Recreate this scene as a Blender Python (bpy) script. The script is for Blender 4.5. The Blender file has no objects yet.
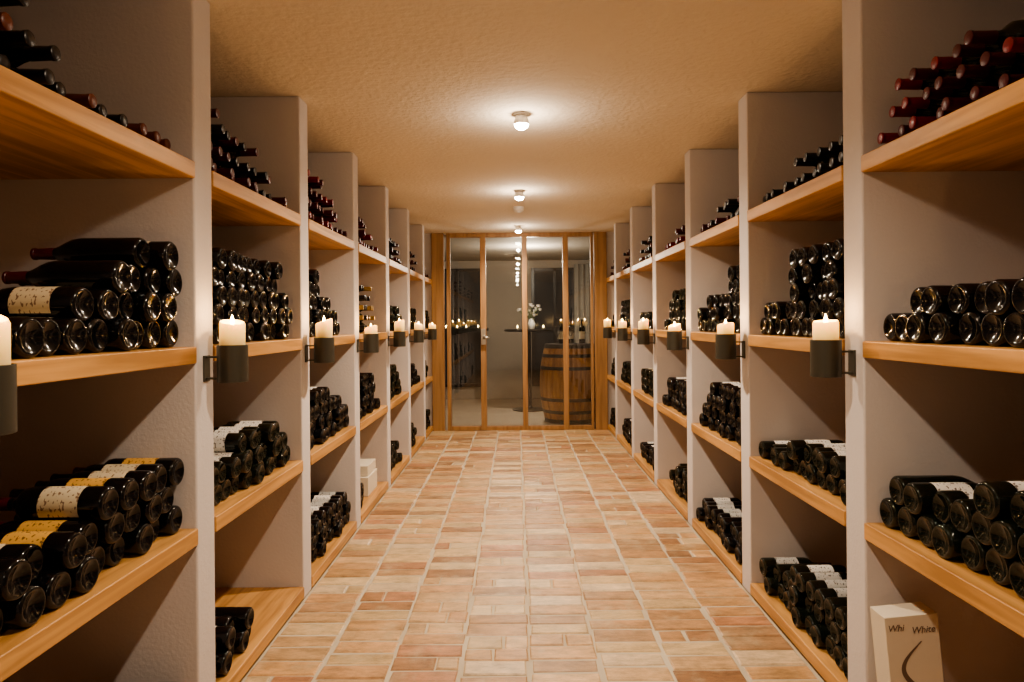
import bpy, math, random
from mathutils import Matrix, Vector
random.seed(7)
PI=math.pi
scene=bpy.context.scene
COL=scene.collection
try:
    scene.view_settings.look='AgX - Medium High Contrast'
except Exception: pass

# ------------------------------------------------------------ materials
def new_mat(name):
    m=bpy.data.materials.new(name); m.use_nodes=True
    nt=m.node_tree; b=nt.nodes["Principled BSDF"]
    return m,nt,b
def simple(name,col,rough=.5,metal=0,**kw):
    m,nt,b=new_mat(name)
    b.inputs["Base Color"].default_value=(*col,1)
    b.inputs["Roughness"].default_value=rough
    b.inputs["Metallic"].default_value=metal
    for k,v in kw.items():
        b.inputs[k.replace('_',' ')].default_value=v
    return m
def N(nt,t,**kw):
    n=nt.nodes.new(t)
    for k,v in kw.items(): setattr(n,k,v)
    return n
def plaster(name,c1,c2,scale=70,bump=.25,dist=.004):
    m,nt,b=new_mat(name); L=nt.links
    geo=N(nt,"ShaderNodeNewGeometry")
    n1=N(nt,"ShaderNodeTexNoise"); n1.inputs["Scale"].default_value=3.0; n1.inputs["Detail"].default_value=5
    n2=N(nt,"ShaderNodeTexNoise"); n2.inputs["Scale"].default_value=scale; n2.inputs["Detail"].default_value=4
    L.new(geo.outputs["Position"],n1.inputs["Vector"]); L.new(geo.outputs["Position"],n2.inputs["Vector"])
    mx=N(nt,"ShaderNodeMix",data_type='RGBA')
    mx.inputs[6].default_value=(*c1,1); mx.inputs[7].default_value=(*c2,1)
    L.new(n1.outputs["Fac"],mx.inputs[0]); L.new(mx.outputs[2],b.inputs["Base Color"])
    bp=N(nt,"ShaderNodeBump"); bp.inputs["Strength"].default_value=bump; bp.inputs["Distance"].default_value=dist
    L.new(n2.outputs["Fac"],bp.inputs["Height"]); L.new(bp.outputs["Normal"],b.inputs["Normal"])
    b.inputs["Roughness"].default_value=.9
    return m
def wood(name,c1,c2,stretch,rough=.45):
    m,nt,b=new_mat(name); L=nt.links
    tc=N(nt,"ShaderNodeTexCoord"); oi=N(nt,"ShaderNodeObjectInfo")
    mp=N(nt,"ShaderNodeMapping"); mp.inputs["Scale"].default_value=stretch
    mul=N(nt,"ShaderNodeVectorMath",operation='SCALE'); mul.inputs[0].default_value=(7,13,5)
    L.new(oi.outputs["Random"],mul.inputs["Scale"])
    add=N(nt,"ShaderNodeVectorMath",operation='ADD')
    L.new(tc.outputs["Object"],mp.inputs["Vector"]); L.new(mp.outputs[0],add.inputs[0]); L.new(mul.outputs[0],add.inputs[1])
    n1=N(nt,"ShaderNodeTexNoise"); n1.inputs["Scale"].default_value=1.0; n1.inputs["Detail"].default_value=7; n1.inputs["Distortion"].default_value=.6
    L.new(add.outputs[0],n1.inputs["Vector"])
    cr=N(nt,"ShaderNodeValToRGB")
    cr.color_ramp.elements[0].position=.35; cr.color_ramp.elements[0].color=(*c2,1)
    cr.color_ramp.elements[1].position=.62; cr.color_ramp.elements[1].color=(*c1,1)
    L.new(n1.outputs["Fac"],cr.inputs["Fac"]); L.new(cr.outputs["Color"],b.inputs["Base Color"])
    bp=N(nt,"ShaderNodeBump"); bp.inputs["Strength"].default_value=.12; bp.inputs["Distance"].default_value=.002
    L.new(n1.outputs["Fac"],bp.inputs["Height"]); L.new(bp.outputs["Normal"],b.inputs["Normal"])
    b.inputs["Roughness"].default_value=rough
    return m
M_wall=plaster("wall_plaster",(.67,.615,.59),(.61,.56,.54),90,.35,.003)
M_ceil=plaster("ceiling_plaster",(.79,.70,.58),(.72,.63,.52),38,.8,.007)
M_oak=wood("oak_board",(.64,.35,.13),(.40,.20,.068),(30,1.6,30),.40)
M_oakv=wood("oak_post",(.42,.24,.115),(.29,.155,.07),(22,22,1.6),.45)
M_glass_b=simple("dark_bottle_glass",(.006,.008,.005),.09,0,IOR=1.5)
M_glass_b2=simple("black_bottle_glass",(.004,.004,.005),.13,0,IOR=1.48)
def label_mat(name,c,ink):
    m,nt,b=new_mat(name); L=nt.links
    uv=N(nt,"ShaderNodeUVMap"); uv.uv_map="UVMap"
    mp=N(nt,"ShaderNodeMapping"); mp.inputs["Scale"].default_value=(9,60,1)
    L.new(uv.outputs[0],mp.inputs["Vector"])
    ns=N(nt,"ShaderNodeTexNoise"); ns.inputs["Scale"].default_value=2.2; ns.inputs["Detail"].default_value=1
    L.new(mp.outputs[0],ns.inputs["Vector"])
    cr=N(nt,"ShaderNodeValToRGB"); cr.color_ramp.interpolation='CONSTANT'
    cr.color_ramp.elements[0].color=(0,0,0,1); cr.color_ramp.elements[1].position=.60; cr.color_ramp.elements[1].color=(1,1,1,1)
    L.new(ns.outputs["Fac"],cr.inputs["Fac"])
    mx=N(nt,"ShaderNodeMix",data_type='RGBA'); mx.inputs[6].default_value=(*c,1); mx.inputs[7].default_value=(*ink,1)
    L.new(cr.outputs["Color"],mx.inputs[0]); L.new(mx.outputs[2],b.inputs["Base Color"])
    b.inputs["Roughness"].default_value=.6
    return m
M_lab={'cream':label_mat("label_cream",(.70,.60,.42),(.25,.16,.10)),
       'white':label_mat("label_white",(.78,.75,.70),(.16,.14,.14)),
       'gold':label_mat("label_gold",(.70,.40,.10),(.20,.10,.03)),
       'grey':label_mat("label_grey",(.45,.44,.42),(.1,.1,.1))}
M_cap={'black':simple("capsule_black",(.015,.013,.015),.3),
       'red':simple("capsule_red",(.22,.010,.020),.3),
       'bordeaux':simple("capsule_bordeaux",(.085,.010,.016),.3),
       'brown':simple("capsule_brown",(.13,.030,.016),.35),
       'gold':simple("capsule_gold",(.5,.33,.12),.35,.5)}
M_steel=simple("brushed_dark_steel",(.10,.093,.075),.42,.65)
M_white=simple("white_enamel",(.8,.78,.74),.4)
M_chrome=simple("satin_metal",(.55,.53,.5),.3,.9)
M_wick=simple("wick_black",(.02,.015,.01),.9)
M_wax_glow,nt,b=new_mat("candle_wax_painted_glow"); L=nt.links
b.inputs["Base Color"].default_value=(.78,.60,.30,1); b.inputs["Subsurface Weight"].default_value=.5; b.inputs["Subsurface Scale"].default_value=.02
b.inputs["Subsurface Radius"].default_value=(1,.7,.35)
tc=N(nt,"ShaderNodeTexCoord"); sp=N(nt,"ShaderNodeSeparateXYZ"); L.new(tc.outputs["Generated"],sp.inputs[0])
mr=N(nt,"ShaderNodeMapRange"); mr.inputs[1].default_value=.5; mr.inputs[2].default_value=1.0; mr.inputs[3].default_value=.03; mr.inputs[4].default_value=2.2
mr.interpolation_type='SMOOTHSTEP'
L.new(sp.outputs["Z"],mr.inputs[0]); L.new(mr.outputs[0],b.inputs["Emission Strength"]); b.inputs["Emission Color"].default_value=(1,.50,.09,1)  # flame light in the wax painted as emission, rising towards the top
def emis(name,c,s):
    m,nt,b=new_mat(name); b.inputs["Base Color"].default_value=(*c,1)
    b.inputs["Emission Color"].default_value=(*c,1); b.inputs["Emission Strength"].default_value=s
    return m
M_flame=emis("candle_flame",(1,.70,.28),32)
M_lens=emis("lamp_lens",(1,.90,.72),80)
M_pane=bpy.data.materials.new("window_glass"); M_pane.use_nodes=True
nt=M_pane.node_tree; nt.nodes.clear()
o=N(nt,"ShaderNodeOutputMaterial"); t=N(nt,"ShaderNodeBsdfTransparent"); g=N(nt,"ShaderNodeBsdfGlossy"); g.inputs["Roughness"].default_value=.012
t.inputs["Color"].default_value=(.92,.93,.92,1)
fr=N(nt,"ShaderNodeFresnel"); fr.inputs["IOR"].default_value=1.5
mxs=N(nt,"ShaderNodeMixShader")
ad=N(nt,"ShaderNodeMath",operation='ADD'); ad.inputs[1].default_value=.03; nt.links.new(fr.outputs[0],ad.inputs[0])
nt.links.new(ad.outputs[0],mxs.inputs[0]); nt.links.new(t.outputs[0],mxs.inputs[1]); nt.links.new(g.outputs[0],mxs.inputs[2]); nt.links.new(mxs.outputs[0],o.inputs[0])

# brick
M_brick,nt,b=new_mat("terracotta_brick"); L=nt.links
at=N(nt,"ShaderNodeAttribute"); at.attribute_name="tint"
geo=N(nt,"ShaderNodeNewGeometry")
mpb=N(nt,"ShaderNodeMapping"); mpb.inputs["Scale"].default_value=(8,20,10)
L.new(geo.outputs["Position"],mpb.inputs["Vector"])
n1=N(nt,"ShaderNodeTexNoise"); n1.inputs["Scale"].default_value=1; n1.inputs["Detail"].default_value=9; n1.inputs["Roughness"].default_value=.78
L.new(mpb.outputs[0],n1.inputs["Vector"])
mr=N(nt,"ShaderNodeMapRange"); mr.inputs[1].default_value=.3; mr.inputs[2].default_value=.7; mr.inputs[3].default_value=.45; mr.inputs[4].default_value=1.42
L.new(n1.outputs["Fac"],mr.inputs[0])
sc=N(nt,"ShaderNodeVectorMath",operation='SCALE'); L.new(at.outputs["Color"],sc.inputs[0]); L.new(mr.outputs[0],sc.inputs["Scale"])
n2=N(nt,"ShaderNodeTexNoise"); n2.inputs["Scale"].default_value=7; n2.inputs["Detail"].default_value=7; n2.inputs["Roughness"].default_value=.65; L.new(geo.outputs["Position"],n2.inputs["Vector"])
mr2=N(nt,"ShaderNodeMapRange"); mr2.inputs[1].default_value=.52; mr2.inputs[2].default_value=.70; mr2.inputs[4].default_value=.55; L.new(n2.outputs["Fac"],mr2.inputs[0])
mxb=N(nt,"ShaderNodeMix",data_type='RGBA'); L.new(mr2.outputs[0],mxb.inputs[0]); L.new(sc.outputs[0],mxb.inputs[6]); mxb.inputs[7].default_value=(.55,.44,.29,1)
L.new(mxb.outputs[2],b.inputs["Base Color"])
bp=N(nt,"ShaderNodeBump"); bp.inputs["Strength"].default_value=.6; bp.inputs["Distance"].default_value=.004
L.new(n1.outputs["Fac"],bp.inputs["Height"]); L.new(bp.outputs["Normal"],b.inputs["Normal"])
b.inputs["Roughness"].default_value=.36
M_mortar=plaster("mortar",(.62,.55,.43),(.36,.29,.21),20,.4,.003)
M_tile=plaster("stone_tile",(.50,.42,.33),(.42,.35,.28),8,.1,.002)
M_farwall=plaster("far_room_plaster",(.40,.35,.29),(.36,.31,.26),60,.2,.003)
M_card=plaster("cream_cardboard",(.72,.64,.52),(.68,.60,.47),20,.05,.001)
M_ink=simple("brown_print",(.16,.11,.08),.7)
M_curtain=simple("linen_curtain",(.46,.42,.36),.9)
M_dark=simple("black_lacquer",(.02,.018,.016),.35)
M_night=simple("night_window",(.05,.055,.06),.08)
M_barrel=wood("barrel_oak",(.50,.26,.10),(.28,.13,.05),(18,18,1.5),.5)
M_hoop=simple("barrel_hoop_iron",(.10,.09,.08),.5,.7)
M_clear=simple("wine_glass_clear",(.8,.8,.8),.03,0,Transmission_Weight=.95)
M_leaf=simple("leaf_green",(.08,.13,.04),.6)
M_petal=simple("petal_white",(.75,.68,.62),.6)

# ------------------------------------------------------------ mesh helpers
def mesh_obj(name,verts,faces,mats,midx=None,smooth=False,loc=(0,0,0),parent=None,uvs=None):
    me=bpy.data.meshes.new(name); me.from_pydata(verts,[],faces)
    for m in mats: me.materials.append(m)
    if midx: me.polygons.foreach_set("material_index",midx)
    if smooth: me.polygons.foreach_set("use_smooth",[True]*len(faces))
    if uvs is not None:
        ul=me.uv_layers.new(name="UVMap"); ul.data.foreach_set("uv",uvs)
    me.update()
    ob=bpy.data.objects.new(name,me); ob.location=loc; COL.objects.link(ob)
    if parent: ob.parent=parent
    return ob
def empty(name,loc=(0,0,0)):
    e=bpy.data.objects.new(name,None); e.location=loc; e.empty_display_size=.1; COL.objects.link(e); return e
def box(name,x0,x1,y0,y1,z0,z1,mat,bevel=0,parent=None):
    c=Vector(((x0+x1)/2,(y0+y1)/2,(z0+z1)/2)); hx,hy,hz=(x1-x0)/2,(y1-y0)/2,(z1-z0)/2
    v=[(sx*hx,sy*hy,sz*hz) for sx in(-1,1) for sy in(-1,1) for sz in(-1,1)]
    f=[(0,1,3,2),(4,6,7,5),(0,4,5,1),(2,3,7,6),(0,2,6,4),(1,5,7,3)]
    loc=c if parent is None else c-parent.location
    ob=mesh_obj(name,v,f,[mat],loc=loc,parent=parent)
    if bevel:
        md=ob.modifiers.new("bevel",'BEVEL'); md.width=bevel; md.segments=3; md.limit_method='ANGLE'
        for p in ob.data.polygons: p.use_smooth=True
        wn=ob.modifiers.new("wn",'WEIGHTED_NORMAL'); wn.keep_sharp=True
    return ob
def lathe(name,prof,mats,seg=32,loc=(0,0,0),parent=None,midx_fn=None,smooth=True,deform=None):
    v=[];f=[];mi=[]
    for (r,z) in prof:
        for i in range(seg):
            a=2*PI*i/seg; p=(r*math.cos(a),r*math.sin(a),z)
            if deform: p=deform(p)
            v.append(p)
    for j in range(len(prof)-1):
        for i in range(seg):
            i2=(i+1)%seg
            f.append((j*seg+i,j*seg+i2,(j+1)*seg+i2,(j+1)*seg+i)); mi.append(midx_fn(j,i) if midx_fn else 0)
    f.append(tuple(range(seg))[::-1]); mi.append(mi[0])
    n=(len(prof)-1)*seg
    f.append(tuple(n+i for i in range(seg))); mi.append(mi[-2])
    ob=mesh_obj(name,v,f,mats,mi,smooth,loc,parent)
    if smooth:
        md=ob.modifiers.new("es",'EDGE_SPLIT'); md.split_angle=math.radians(40)
    return ob
def tube(name,pts,r,mat,parent=None,loc=(0,0,0)):
    P=[Vector(p) for p in pts]; n=len(P); seg=10; v=[];f=[]
    up0=None
    for i in range(n):
        d=P[min(i+1,n-1)]-P[max(i-1,0)]
        d.normalize()
        if up0 is None:
            up0=Vector((0,0,1)) if abs(d.z)<.9 else Vector((1,0,0))
        a=d.cross(up0)
        if a.length<1e-4: a=d.cross(Vector((0,1,0)))
        a.normalize(); b_=d.cross(a).normalized()
        k=1.0
        if 0<i<n-1:
            d1=(P[i]-P[i-1]).normalized(); c=max(d1.dot(d),.5); k=1/c
        for s in range(seg):
            t=2*PI*s/seg; v.append(tuple(P[i]+a*math.cos(t)*r+b_*math.sin(t)*r*k))
    for i in range(n-1):
        for s in range(seg):
            s2=(s+1)%seg; f.append((i*seg+s,i*seg+s2,(i+1)*seg+s2,(i+1)*seg+s))
    f.append(tuple(range(seg))[::-1]); f.append(tuple((n-1)*seg+s for s in range(seg)))
    return mesh_obj(name,v,f,[mat],None,True,loc,parent)

# ------------------------------------------------------------ layout
XL,XR=-.96,1.04
D=.68
ZC=2.255
T=.12
def yk(k): return 2.045+1.008*(k-1)
YB=-1.95; YE=7.80
SH=[.06,.626,1.169,1.724]; ST=.05
box("wall_left",XL-D-.1,XL-D,YB-.1,YE+.1,-.1,ZC+.1,M_wall)
box("wall_right",XR+D,XR+D+.1,YB-.1,YE+.1,-.1,ZC+.1,M_wall)
box("wall_rear",XL-D,XR+D,YB-.1,YB,0,ZC,M_wall)
box("ceiling",XL-D,XR+D,YB-.1,11.1,ZC,ZC+.12,M_ceil)
def build_floor():
    v=[];f=[];mi=[];tint=[]
    def quad(z,x0,x1,y0,y1,m):
        n=len(v); v.extend([(x0,y0,z),(x1,y0,z),(x1,y1,z),(x0,y1,z)]); f.append((n,n+1,n+2,n+3)); mi.append(m); tint.extend([(.5,.4,.3,1)]*4)
    quad(-.004,XL-D,XR+D,YB,YE+.06,1)
    pal=[(.52,.31,.155),(.55,.355,.19),(.45,.255,.125),(.58,.42,.24),(.49,.285,.145),(.34,.18,.09),(.54,.375,.20),(.60,.45,.29),(.52,.31,.15),(.43,.215,.115),(.40,.24,.13)]
    cols=8; cw=2.0/cols; rh=.100
    for c in range(cols):
        off=random.uniform(-.05,.05)
        y=YB+off
        while y<YE+.04:
            h=rh*random.uniform(.88,1.12)
            x0=XL+c*cw+.005+random.uniform(-.004,.007); x1=XL+(c+1)*cw-.005+random.uniform(-.007,.004)
            y0=max(y+.004,YB); y1=min(y+h-.004,YE+.06); y+=h
            if y1-y0<.02: continue
            parts=[(x0,x1)]
            if random.random()<.14:
                xm=(x0+x1)/2+random.uniform(-.04,.04); parts=[(x0,xm-.004),(xm+.004,x1)]
            for (xa,xb) in parts:
                z=random.uniform(-.002,.002); n=len(v); b_=.006
                j=lambda s=.003: random.uniform(-s,s)
                cor=[(xa+j(),y0+j()),(xb+j(),y0+j()),(xb+j(),y1+j()),(xa+j(),y1+j())]
                sg=[(1,1),(-1,1),(-1,-1),(1,-1)]
                for (px,py) in cor: v.append((px,py,-.010))
                for (px,py) in cor: v.append((px,py,z-.004))
                for (px,py),(sx,sy) in zip(cor,sg): v.append((px+sx*b_,py+sy*b_,z+j(.001)))
                for r in (0,4):
                    for i in range(4):
                        i2=(i+1)%4; f.append((n+r+i,n+r+i2,n+r+4+i2,n+r+4+i)); mi.append(0)
                f.append((n+8,n+9,n+10,n+11)); mi.append(0)
                p=random.choice(pal); k=random.uniform(.85,1.12)
                tint.extend([(p[0]*k,p[1]*k,p[2]*k,1)]*12)
    ob=mesh_obj("floor",v,f,[M_brick,M_mortar],mi)
    ca=ob.data.color_attributes.new("tint",'FLOAT_COLOR','POINT')
    ca.data.foreach_set("color",[c for t_ in tint for c in t_])
build_floor()
KS=[-1,0,1,2,3,4,5,6]
for k in KS:
    y=yk(k)
    box("shelf_partition_wall",XL-D,XL,y,y+T,0,ZC,M_wall,.007)
    box("shelf_partition_wall",XR,XR+D,y,y+T,0,ZC,M_wall,.007)
def niche(k):
    y0=yk(k-1)+T; y1=yk(k) if k<7 else YE
    return y0,y1
for k in range(0,8):
    y0,y1=niche(k)
    for z in SH:
        for side in (-1,1):
            if side<0: box("oak_shelf",XL-D,XL+.004,y0,y1,z-ST,z,M_oak,.004)
            else: box("oak_shelf",XR-.004,XR+D,y0,y1,z-ST,z,M_oak,.004)

# ------------------------------------------------------------ bottles
def profile(R,kind):
    p=[(.012,.003),(.009,R*.35),(.003,R*.66),(.0005,R*.76),(0,R*.82),(.0012,R*.90),(.004,R*.965),(.009,R),(.055,R),(.15,R)]
    if kind=='bdx':
        p+=[(.185,R),(.200,R*.93),(.211,R*.70),(.220,R*.47),(.232,.0150),(.238,.0158),(.292,.0150),(.293,.0162),(.299,.0162),(.300,.0135),(.300,.003)]
    else:
        p+=[(.165,R),(.185,R*.93),(.205,R*.74),(.222,R*.54),(.238,.0160),(.242,.0168),(.290,.0150),(.291,.0165),(.298,.0165),(.300,.0140),(.300,.003)]
    return p
LBL_SEG=8
def bottle_stack(side,k,level,spec):
    R=spec.get('R',.038); kind=spec.get('kind','bdx'); rows=spec['rows']
    caps=spec.get('caps',['black','bordeaux']); labs=spec.get('labs',['cream','white'])
    neck_out=spec.get('neck_out',level==3)
    y0,y1=niche(k); y0+=.012; y1-=.012
    seg=24 if k<=2 else 16
    n=int((y1-y0)/(2*R)); p=(y1-y0)/n
    dz=math.sqrt(max((2*R)**2-(p/2)**2,1e-6))
    prev=None; pos=[]
    for j,(f0,f1) in enumerate(rows):
        cur=set()
        cnt=n if j%2==0 else n-1
        for i in range(cnt):
            yy=(y0+p/2+p*i) if j%2==0 else (y0+p*(i+1))
            fr=(yy-y0)/(y1-y0)
            if not(f0<=fr<=f1): continue
            if prev is not None:
                if j%2==1: ok=(i in prev) and (i+1 in prev)
                else: ok=((i-1 in prev) or i==0) and ((i in prev) or i==n-1)
                if not ok: continue
            cur.add(i); pos.append((yy,R+j*dz+.0005))
        prev=cur
    if not pos: return
    prof=profile(R,kind); nr=len(prof)
    xf=(XL-.03) if side<0 else (XR+.03)
    zc=SH[level]; yc=(y0+y1)/2
    V=[];F=[];MI=[];UV=[]
    lw=int(seg*.42)
    for (yy,zz) in pos:
        jx=random.uniform(-.015,.028); th=random.gauss(-.5,.35) if random.random()<spec.get('lup',.85) else random.uniform(0,2*PI)
        cm=random.choice([1,2]); lm=random.choice([3,4]); nolab=random.random()<spec.get('nolab',.12)
        base=len(V)
        for (a,r) in prof:
            X=side*(jx+(.30-a)) if neck_out else side*(jx+a)
            for i in range(seg):
                an=2*PI*i/seg+th
                V.append((X, yy-yc+r*math.sin(an), zz+r*math.cos(an)))
        flip=(side>0)!=neck_out
        for j in range(nr-1):
            for i in range(seg):
                i2=(i+1)%seg
                q=[base+j*seg+i,base+j*seg+i2,base+(j+1)*seg+i2,base+(j+1)*seg+i]
                uvq=[(i/seg,prof[j][0]),((i+1)/seg,prof[j][0]),((i+1)/seg,prof[j+1][0]),(i/seg,prof[j+1][0])]
                if flip: q.reverse(); uvq.reverse()
                F.append(q)
                for u in uvq: UV.extend(u)
                m=0
                ic=(i+seg//2)%seg-seg//2
                if j==LBL_SEG and -lw/2<=ic<lw/2 and not nolab: m=lm
                if prof[j][0]>=.2379: m=cm
                MI.append(m)
        c=[base+i for i in range(seg)]
        if not flip: c.reverse()
        F.append(c); MI.append(0); UV.extend([0,0]*seg)
        c=[base+(nr-1)*seg+i for i in range(seg)]
        if flip: c.reverse()
        F.append(c); MI.append(cm); UV.extend([0,0]*seg)
    gl=M_glass_b if random.random()<.6 else M_glass_b2
    ob=mesh_obj("wine_bottle_stack",V,F,[gl,M_cap[caps[0]],M_cap[caps[1]],M_lab[labs[0]],M_lab[labs[1]]],MI,True,(xf,yc,zc),None,UV)
    md=ob.modifiers.new("es",'EDGE_SPLIT'); md.split_angle=math.radians(50)
S={}
S[-1,1,3]=dict(R=.038,rows=[(0,1),(0,.42),(0,.30)],caps=['brown','black'],kind='bgy')
S[-1,1,2]=dict(R=.0425,kind='bgy',rows=[(0,1),(.5,1),(.62,1),(.72,.97)],labs=['cream','cream'],nolab=.35)
S[-1,1,1]=dict(R=.041,kind='bdx',rows=[(0,1),(0,1),(.45,1)],labs=['gold','cream'],nolab=.05,lup=1)
S[-1,1,0]=dict(R=.041,rows=[(.45,1),(.5,1)],labs=['cream','gold'])
S[-1,2,3]=dict(rows=[(0,1),(0,.8),(0,.5),(0,.2)],caps=['bordeaux','black'])
S[-1,2,2]=dict(R=.037,rows=[(0,1),(0,.97),(0,.95),(0,.9),(0,.85)],labs=['white','cream'])
S[-1,2,1]=dict(rows=[(0,1),(0,.97),(.35,.8)],labs=['white','white'],nolab=0,lup=1)
S[-1,2,0]=dict(rows=[(0,.42),(0,.4)])
S[-1,3,3]=dict(rows=[(0,1),(0,.9),(0,.7),(0,.5)],caps=['bordeaux','red'])
S[-1,3,2]=dict(rows=[(0,.8),(0,.75),(0,.55),(0,.4),(0,.3)])
S[-1,3,1]=dict(rows=[(0,1),(0,.95),(.1,.8),(.2,.6)])
S[-1,3,0]=dict(rows=[(0,1),(0,1),(0,.9)],labs=['white','grey'])
S[-1,4,3]=dict(rows=[(0,.8),(0,.7),(0,.5)],caps=['bordeaux','red'])
S[-1,4,2]=dict(rows=[(0,.8),(0,.75),(0,.7),(0,.6),(0,.5)],caps=['gold','black'],neck_out=True)
S[-1,4,0]=dict(rows=[(0,.35),(0,.3)])
S[1,1,3]=dict(R=.038,rows=[(0,1),(.0,.97),(.5,.95)],caps=['red','bordeaux'],kind='bdx')
S[1,1,2]=dict(R=.041,rows=[(0,1),(.0,.85),(0,.25)],kind='bdx',caps=['bordeaux','red'],labs=['cream','cream'],nolab=.2)
S[1,1,1]=dict(R=.043,kind='bgy',rows=[(0,1),(0,.97),(0,.52)],labs=['white','white'],nolab=.1,lup=1)
S[1,2,3]=dict(rows=[(0,1),(0,.5)],caps=['black','black'])
S[1,2,2]=dict(rows=[(0,1),(0,.97),(0,.6),(0,.56),(0,.52)],labs=['white','cream'])
S[1,2,1]=dict(rows=[(0,1),(.1,.6)],labs=['white','white'],nolab=.1,lup=1)
S[1,2,0]=dict(rows=[(0,1),(0,.95),(0,.6)],labs=['white','grey'],nolab=.1,lup=1)
S[1,3,3]=dict(rows=[(0,1),(.1,.6)],caps=['black','bordeaux'])
S[1,3,2]=dict(rows=[(0,1),(0,1),(0,.75),(0,.3),(0,.25)])
S[1,3,1]=dict(rows=[(0,.9),(0,.85),(0,.8),(0,.7)],labs=['white','white'])
S[1,3,0]=dict(rows=[(0,1),(0,.95)],labs=['white','grey'])
S[1,4,3]=dict(rows=[(0,.9),(0,.5)],caps=['red','bordeaux'])
rr=random.Random(5)
for side in (-1,1):
    for k in range(0,8):
        for lv in range(4):
            if (side,k,lv)==(1,1,0): continue
            sp=S.get((side,k,lv))
            if sp is None:
                nrow=rr.choice([2,3,3,4]) ; e=rr.uniform(.7,1)
                sp=dict(rows=[(0,e-.08*j) for j in range(nrow)],R=.038,caps=rr.choice([['black','bordeaux'],['black','bordeaux'],['black','brown']]))
            bottle_stack(side,k,lv,sp)

# ------------------------------------------------------------ candles
def add_light(name,type_,loc,energy,color,parent=None,**kw):
    l=bpy.data.lights.new(name,type_); l.energy=energy; l.color=color
    for a,b_ in kw.items(): setattr(l,a,b_)
    ob=bpy.data.objects.new(name,l); ob.location=loc; COL.objects.link(ob)
    if parent: ob.parent=parent
    return ob
def candle(side,k,h):
    y=yk(k)+.065 if k>0 else yk(k)+.085
    wx=XL if side<0 else XR
    cx=wx-side*.083
    e=empty("wall_candle_holder",(cx,y,1.058))
    H=.114;R=.0455
    lathe("cup",[(.002,0),(R-.001,0),(R,.001),(R,H-.001),(R-.001,H),(R-.003,H),(R-.0035,H-.001),(R-.0035,.006),(.002,.006)],[M_steel],36,parent=e)
    s=side
    box("wall_plate",*sorted((wx,wx-s*.005)),y-.02,y+.02,1.06,1.14,M_steel,.001,parent=e)
    box("bracket_arm_upper",*sorted((cx+s*.043,cx+s*.079)),y-.010,y+.010,1.058+.074,1.058+.080,M_steel,.001,parent=e)
    box("bracket_arm_lower",*sorted((cx+s*.043,cx+s*.079)),y-.010,y+.010,1.058+.008,1.058+.014,M_steel,.001,parent=e)
    a0=random.uniform(0,2*PI); sl=random.uniform(.003,.014)
    r=.0375
    def dfm(p):
        if p[2]>h-.02:
            return (p[0],p[1],p[2]+sl*math.cos(math.atan2(p[1],p[0])-a0)*(math.hypot(p[0],p[1])/r))
        return p
    top=h
    lathe("candle",[(.002,.007),(r,.007),(r,.04),(r,.08),(r,top-.04),(r,top-.025),(r,top-.006),(r-.003,top),(r-.007,top-.002),(r-.012,top-.016),(.006,top-.022),(.002,top-.022)],[M_wax_glow],32,parent=e,deform=dfm)
    tube("wick",[(0,0,top-.023),(.001,0,top-.014),(.003,0,top-.010)],.0012,M_wick,parent=e)
    fz=top-.012
    lathe("flame",[(.0005,fz),(.0045,fz+.004),(.007,fz+.010),(.006,fz+.017),(.003,fz+.026),(.0004,fz+.034)],[M_flame],14,parent=e)
    add_light("candle_light",'POINT',(0,0,fz+.040),1.0,(1,.58,.24),parent=e,shadow_soft_size=.006)
hs={(-1,0):.195,(-1,1):.185,(-1,2):.19,(-1,3):.155,(-1,4):.19,(-1,5):.17,(-1,6):.16,
    (1,0):.19,(1,1):.172,(1,2):.16,(1,3):.15,(1,4):.18,(1,5):.175,(1,6):.19}
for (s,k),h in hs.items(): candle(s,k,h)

# ------------------------------------------------------------ ceiling lamps
for y,en in ((-.55,42),(1.4,98),(3.35,150),(5.3,150),(7.25,115)):
    e=empty("ceiling_spotlight",(.035,y,ZC))
    lathe("base_plate",[(.002,-.010),(.040,-.010),(.042,-.008),(.042,0),(.002,0)],[M_white],32,parent=e)
    lathe("lamp_body",[(.002,-.03),(.030,-.03),(.034,-.05),(.036,-.052),(.038,-.045),(.030,-.010),(.002,-.010)],[M_white],32,parent=e)
    lathe("lens",[(.002,-.076),(.018,-.074),(.031,-.064),(.035,-.052),(.035,-.042),(.002,-.041)],[M_lens],24,parent=e)
    add_light("spot",'SPOT',(0,0,-.09),en,(1,.83,.63),parent=e,spot_size=math.radians(158),spot_blend=1,shadow_soft_size=.025)
    add_light("glow",'POINT',(0,0,-.14),en*.035,(1,.83,.64),parent=e,shadow_soft_size=.02)
lathe("smoke_detector",[(.002,-.045),(.03,-.043),(.045,-.034),(.05,-.02),(.05,0),(.002,0)],[M_white],32,loc=(.03,6.05,ZC))

# ------------------------------------------------------------ glazed end
YG=YE+.02
e=empty("door_1",(0,YG,0))
def post(n,x0,x1,z0=0.0,z1=ZC,d=.035): return box(n,x0,x1,YG-d,YG+d,z0,z1,M_oakv,.004,parent=e)
post("jamb_left",XL-.0,-.82,d=.05); post("jamb_right",.90,XR,d=.05)
post("jamb_inner_right",.855,.885)
post("stile_1",-.405,-.34); post("stile_2",.072,.130); post("stile_3",.538,.600)
post("stile_0",-.79,-.745)
for i,(a,b_) in enumerate([(-.745,-.405),(-.34,.072),(.130,.538),(.600,.855)]):
    post("rail_top_%d"%i,a,b_,ZC-.05,ZC,.03); post("rail_bottom_%d"%i,a,b_,0,.05,.03)
    box("pane_%d"%i,a,b_,YG-.004,YG+.004,.05,ZC-.05,M_pane,parent=e)
box("lock_case",-.40,-.345,YG-.05,YG-.035,.98,1.16,M_chrome,.003,parent=e)
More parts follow.
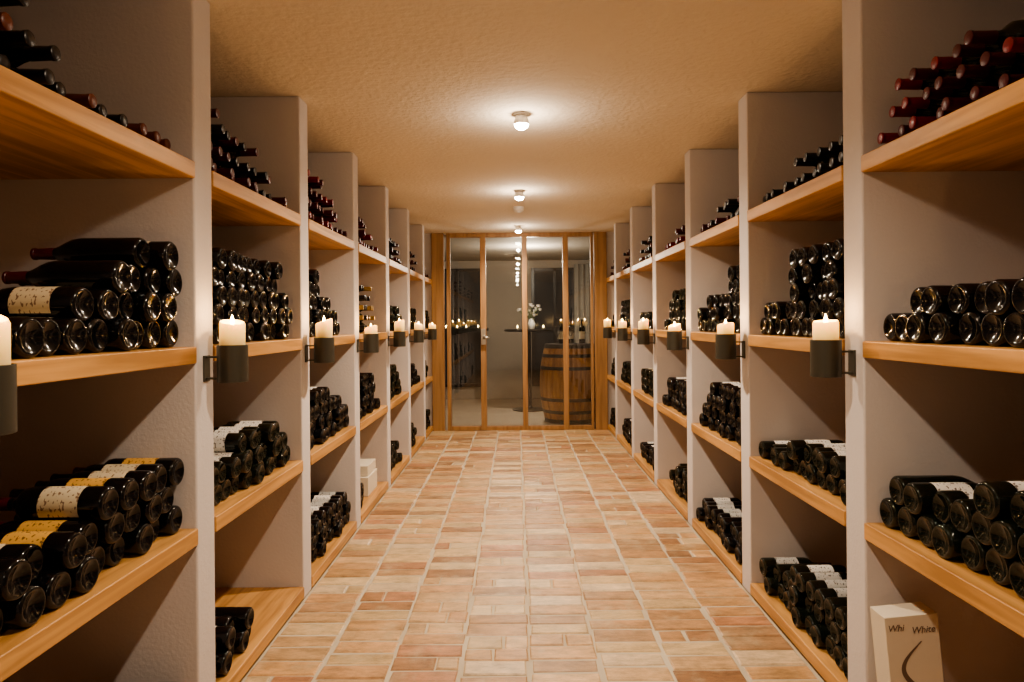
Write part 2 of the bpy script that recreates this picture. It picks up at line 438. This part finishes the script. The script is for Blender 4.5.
tube("handle",[(-.372,-.05,1.06),(-.372,-.09,1.06),(-.30,-.09,1.06)],.009,M_chrome,parent=e)
box("wall_end_left",XL-D,XL,YE,YE+.08,0,ZC,M_wall)
box("wall_end_right",XR,XR+D,YE,YE+.08,0,ZC,M_wall)

# ------------------------------------------------------------ far room
fx0,fx1,fy0,fy1=-2.6,2.9,YE+.08,11.0
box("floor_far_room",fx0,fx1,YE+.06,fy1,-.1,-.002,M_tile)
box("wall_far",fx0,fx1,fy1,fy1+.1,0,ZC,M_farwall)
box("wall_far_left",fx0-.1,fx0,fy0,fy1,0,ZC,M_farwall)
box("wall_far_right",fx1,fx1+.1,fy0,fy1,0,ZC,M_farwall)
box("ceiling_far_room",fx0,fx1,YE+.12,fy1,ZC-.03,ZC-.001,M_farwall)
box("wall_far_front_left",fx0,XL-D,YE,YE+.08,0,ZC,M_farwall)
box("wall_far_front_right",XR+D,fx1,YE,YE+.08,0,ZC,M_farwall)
for wi,(a,b_) in enumerate([(-1.35,-.55),(.30,.95)]):
    w=empty("window_%d"%(wi+1),((a+b_)/2,fy1,0))
    box("night_glass",a,b_,fy1-.02,fy1-.001,.25,2.05,M_night,parent=w)
    for q in (a-.05,(a+b_)/2-.02,b_): box("frame",q,q+.05,fy1-.05,fy1,.2,2.1,M_dark,.003,parent=w)
    for z in (.2,2.05): box("frame",a,b_,fy1-.05,fy1,z,z+.05,M_dark,.003,parent=w)
def curtain(x0,x1,y):
    v=[];f=[];n=60
    for i in range(n+1):
        x=x0+(x1-x0)*i/n; yy=.035*math.sin(i/n*2*PI*7)+.01*math.sin(i*1.7)
        v+= [(x,yy,.0),(x,yy*.7,2.15)]
    for i in range(n): f.append((2*i,2*i+2,2*i+3,2*i+1))
    ob=mesh_obj("curtain",v,f,[M_curtain],None,True,(0,y,0)); md=ob.modifiers.new("s",'SOLIDIFY'); md.thickness=.003
curtain(.93,1.5,fy1-.12)
# barrel
BX,BY=.67,8.50
e=empty("wine_barrel",(BX,BY,0))
nst=28; seg=nst*4
def br(t): return .31+.07*(1-(2*t-1)**2)
pr=[(br(i/16),.96*i/16) for i in range(17)]
def stave(p):
    a=math.atan2(p[1],p[0]); q=(a/(2*PI)*nst)%1
    r=math.hypot(p[0],p[1])
    if r>.2:
        k=1-(.012 if min(q,1-q)<.05 else 0)
        return (p[0]*k,p[1]*k,p[2])
    return p
lathe("staves",[(.002,.03),(br(0)-.02,.03),(br(0)-.02,0)]+pr+[(br(1)-.02,.96),(br(1)-.02,.955),(.002,.955)],[M_barrel],seg,parent=e,deform=stave,smooth=False)
for z,hh in ((.0,.05),(.12,.04),(.27,.04),(.65,.04),(.80,.04),(.91,.05)):
    r0=br(z/.96)+.003; r1=br((z+hh)/.96)+.003
    lathe("hoop",[(r0-.012,z),(r0,z),(r1,z+hh),(r1-.012,z+hh)],[M_hoop],64,parent=e)
BT=.962
def upright(name,x,y,z,cap):
    prof=[(a,r) for a,r in profile(.038,'bdx')]
    lathe(name,[(r,a) for a,r in prof],[M_glass_b,M_cap[cap],M_lab['cream']],20,(x,y,z),midx_fn=lambda j,i:(1 if prof[j][0]>=.2379 else (2 if j==LBL_SEG and 8<i<18 else 0)))
upright("wine_bottle",BX-.10,BY+.05,BT,'black'); upright("wine_bottle",BX+.02,BY+.10,BT,'bordeaux'); upright("wine_bottle",BX+.15,BY-.02,BT,'black')
for gx,gy in ((.0,-.12),(-.16,-.08)):
    lathe("wine_glass",[(.002,0),(.034,0),(.034,.002),(.005,.006),(.004,.09),(.015,.10),(.034,.13),(.037,.16),(.030,.21),(.0285,.21),(.0355,.16),(.032,.13),(.010,.103),(.002,.102)],[M_clear],24,(BX+gx,BY+gy,BT))
# bar table
e=empty("bar_table",(.18,9.6,0))
lathe("table_top",[(.002,1.10),(.33,1.10),(.345,1.11),(.345,1.125),(.33,1.135),(.002,1.135)],[M_dark],48,parent=e)
lathe("column",[(.03,.03),(.028,1.10)],[M_dark],20,parent=e)
lathe("foot",[(.002,0),(.24,0),(.24,.012),(.05,.03),(.03,.06),(.002,.06)],[M_dark],40,parent=e)
e=empty("flower_vase",(.22,9.6,1.136))
lathe("vase",[(.002,0),(.035,0),(.05,.03),(.055,.07),(.04,.11),(.032,.14),(.038,.15),(.034,.15),(.028,.14),(.002,.12)],[M_white],28,parent=e)
for i in range(22):
    a=random.uniform(0,2*PI); r=random.uniform(.04,.20); h=.25+random.uniform(-.07,.08)
    tube("stem_%d"%i,[(0,0,.12),(r*.4*math.cos(a),r*.4*math.sin(a),h*.7),(r*math.cos(a),r*math.sin(a),h)],.003,M_leaf,parent=e)
    rr_=random.uniform(.016,.026)
    lathe("blossom_%d"%i,[(.001,-rr_),(rr_*.7,-rr_*.7),(rr_,0),(rr_*1.2,rr_*.6),(rr_*.6,rr_*.5),(.001,rr_*.2)],[M_petal],10,(r*math.cos(a),r*math.sin(a),h+rr_*.6),parent=e)
def tealight(x,y,z):
    e=empty("tea_light",(x,y,z))
    lathe("jar",[(.002,0),(.028,0),(.030,.002),(.030,.018),(.028,.018),(.026,.014),(.002,.014)],[M_chrome],20,parent=e)
    lathe("flame",[(.0005,.015),(.005,.022),(.008,.030),(.006,.040),(.0005,.055)],[M_flame],12,parent=e)
tealight(.02,9.45,1.136); tealight(.38,9.5,1.136)
e=empty("console_table",(-1.3,fy1-.28,0))
box("table_top",-2.2,-.43,fy1-.40,fy1-.17,1.10,1.14,M_dark,.004,parent=e)
for x in (-2.15,-.53):
    for y in (fy1-.38,fy1-.24): box("leg",x,x+.05,y,y+.05,0,1.10,M_dark,.004,parent=e)
for x in (-1.7,-1.35,-1.1,-.92,-.78,-.6): tealight(x,fy1-.28+random.uniform(-.04,.04),1.141)
e=empty("added_far_lamp",(-1.6,10.8,1.85))
add_light("far_fill",'POINT',(1.75,-1.9,.15),66,(1,.87,.70),parent=e,shadow_soft_size=.08)  # added fill, floating mid-room outside the lampshade, brightens barrel and far room
lathe("shade",[(.05,-.1),(.09,-.1),(.06,.1),(.04,.1)],[M_white],24,parent=e)

# ------------------------------------------------------------ cardboard boxes
e=empty("wine_gift_box",(1.13,1.955,SH[0]))
box("carton",1.055,1.205,1.915,1.995,SH[0],SH[0]+.335,M_card,.002,parent=e)
def text(body,size,loc,mat,parent,shear=.25):
    cu=bpy.data.curves.new("print",'FONT'); cu.body=body; cu.size=size; cu.extrude=.0004; cu.shear=shear
    cu.materials.append(mat); ob=bpy.data.objects.new("lettering",cu); ob.rotation_euler=(PI/2,0,0); ob.location=loc; ob.parent=parent; COL.objects.link(ob)
text("Whi",.026,(-.070,-.0406,.295),M_ink,e); text("White",.026,(-.004,-.0406,.285),M_ink,e)
def ribbon(name,pts,w,mat,parent):
    v=[];f=[];n=len(pts)
    for i,(x,z) in enumerate(pts):
        x0,z0=pts[max(i-1,0)]; x1,z1=pts[min(i+1,n-1)]
        dx,dz_=x1-x0,z1-z0; l=math.hypot(dx,dz_); nx,nz=-dz_/l,dx/l
        ww=w*(.15+.85*math.sin(PI*i/(n-1)))
        v+=[(x-nx*ww,-.0407,z-nz*ww),(x+nx*ww,-.0407,z+nz*ww)]
    for i in range(n-1): f.append((2*i,2*i+1,2*i+3,2*i+2))
    mesh_obj(name,v,f,[mat],parent=parent)
pts=[]
for i in range(61):
    t=i/60
    pts.append((-.040*math.sin(PI*(2.0*t-.15))*(1-.1*t)+.004, .262-.235*t))
ribbon("printed_curve",pts,.007,M_ink,e)
e.rotation_euler=(0,math.radians(-5),0); e.location.z+=.008
e=empty("cardboard_wine_case",(XL-.2,4.75,SH[0]+.001))
box("case_1",XL-.33,XL-.05,4.62,4.92,SH[0]+.001,SH[0]+.13,M_card,.003,parent=e)
box("case_2",XL-.32,XL-.06,4.66,4.92,SH[0]+.13,SH[0]+.20,M_card,.003,parent=e)

# ------------------------------------------------------------ world + camera
w=bpy.data.worlds.new("world"); scene.world=w; w.use_nodes=True
w.node_tree.nodes["Background"].inputs[0].default_value=(.02,.022,.03,1); w.node_tree.nodes["Background"].inputs[1].default_value=.3
cam=bpy.data.cameras.new("camera"); cam.sensor_width=36; cam.lens=24.0
cam.shift_x=-(516-512)/1024; cam.shift_y=-(341-322)/1024
co=bpy.data.objects.new("camera",cam); COL.objects.link(co)
co.matrix_world=Matrix.Translation((0,0,1.235))@Matrix.Rotation(PI/2,4,'X')@Matrix.Rotation(math.radians(-.5),4,'Z')
cam.clip_start=.05
scene.camera=co
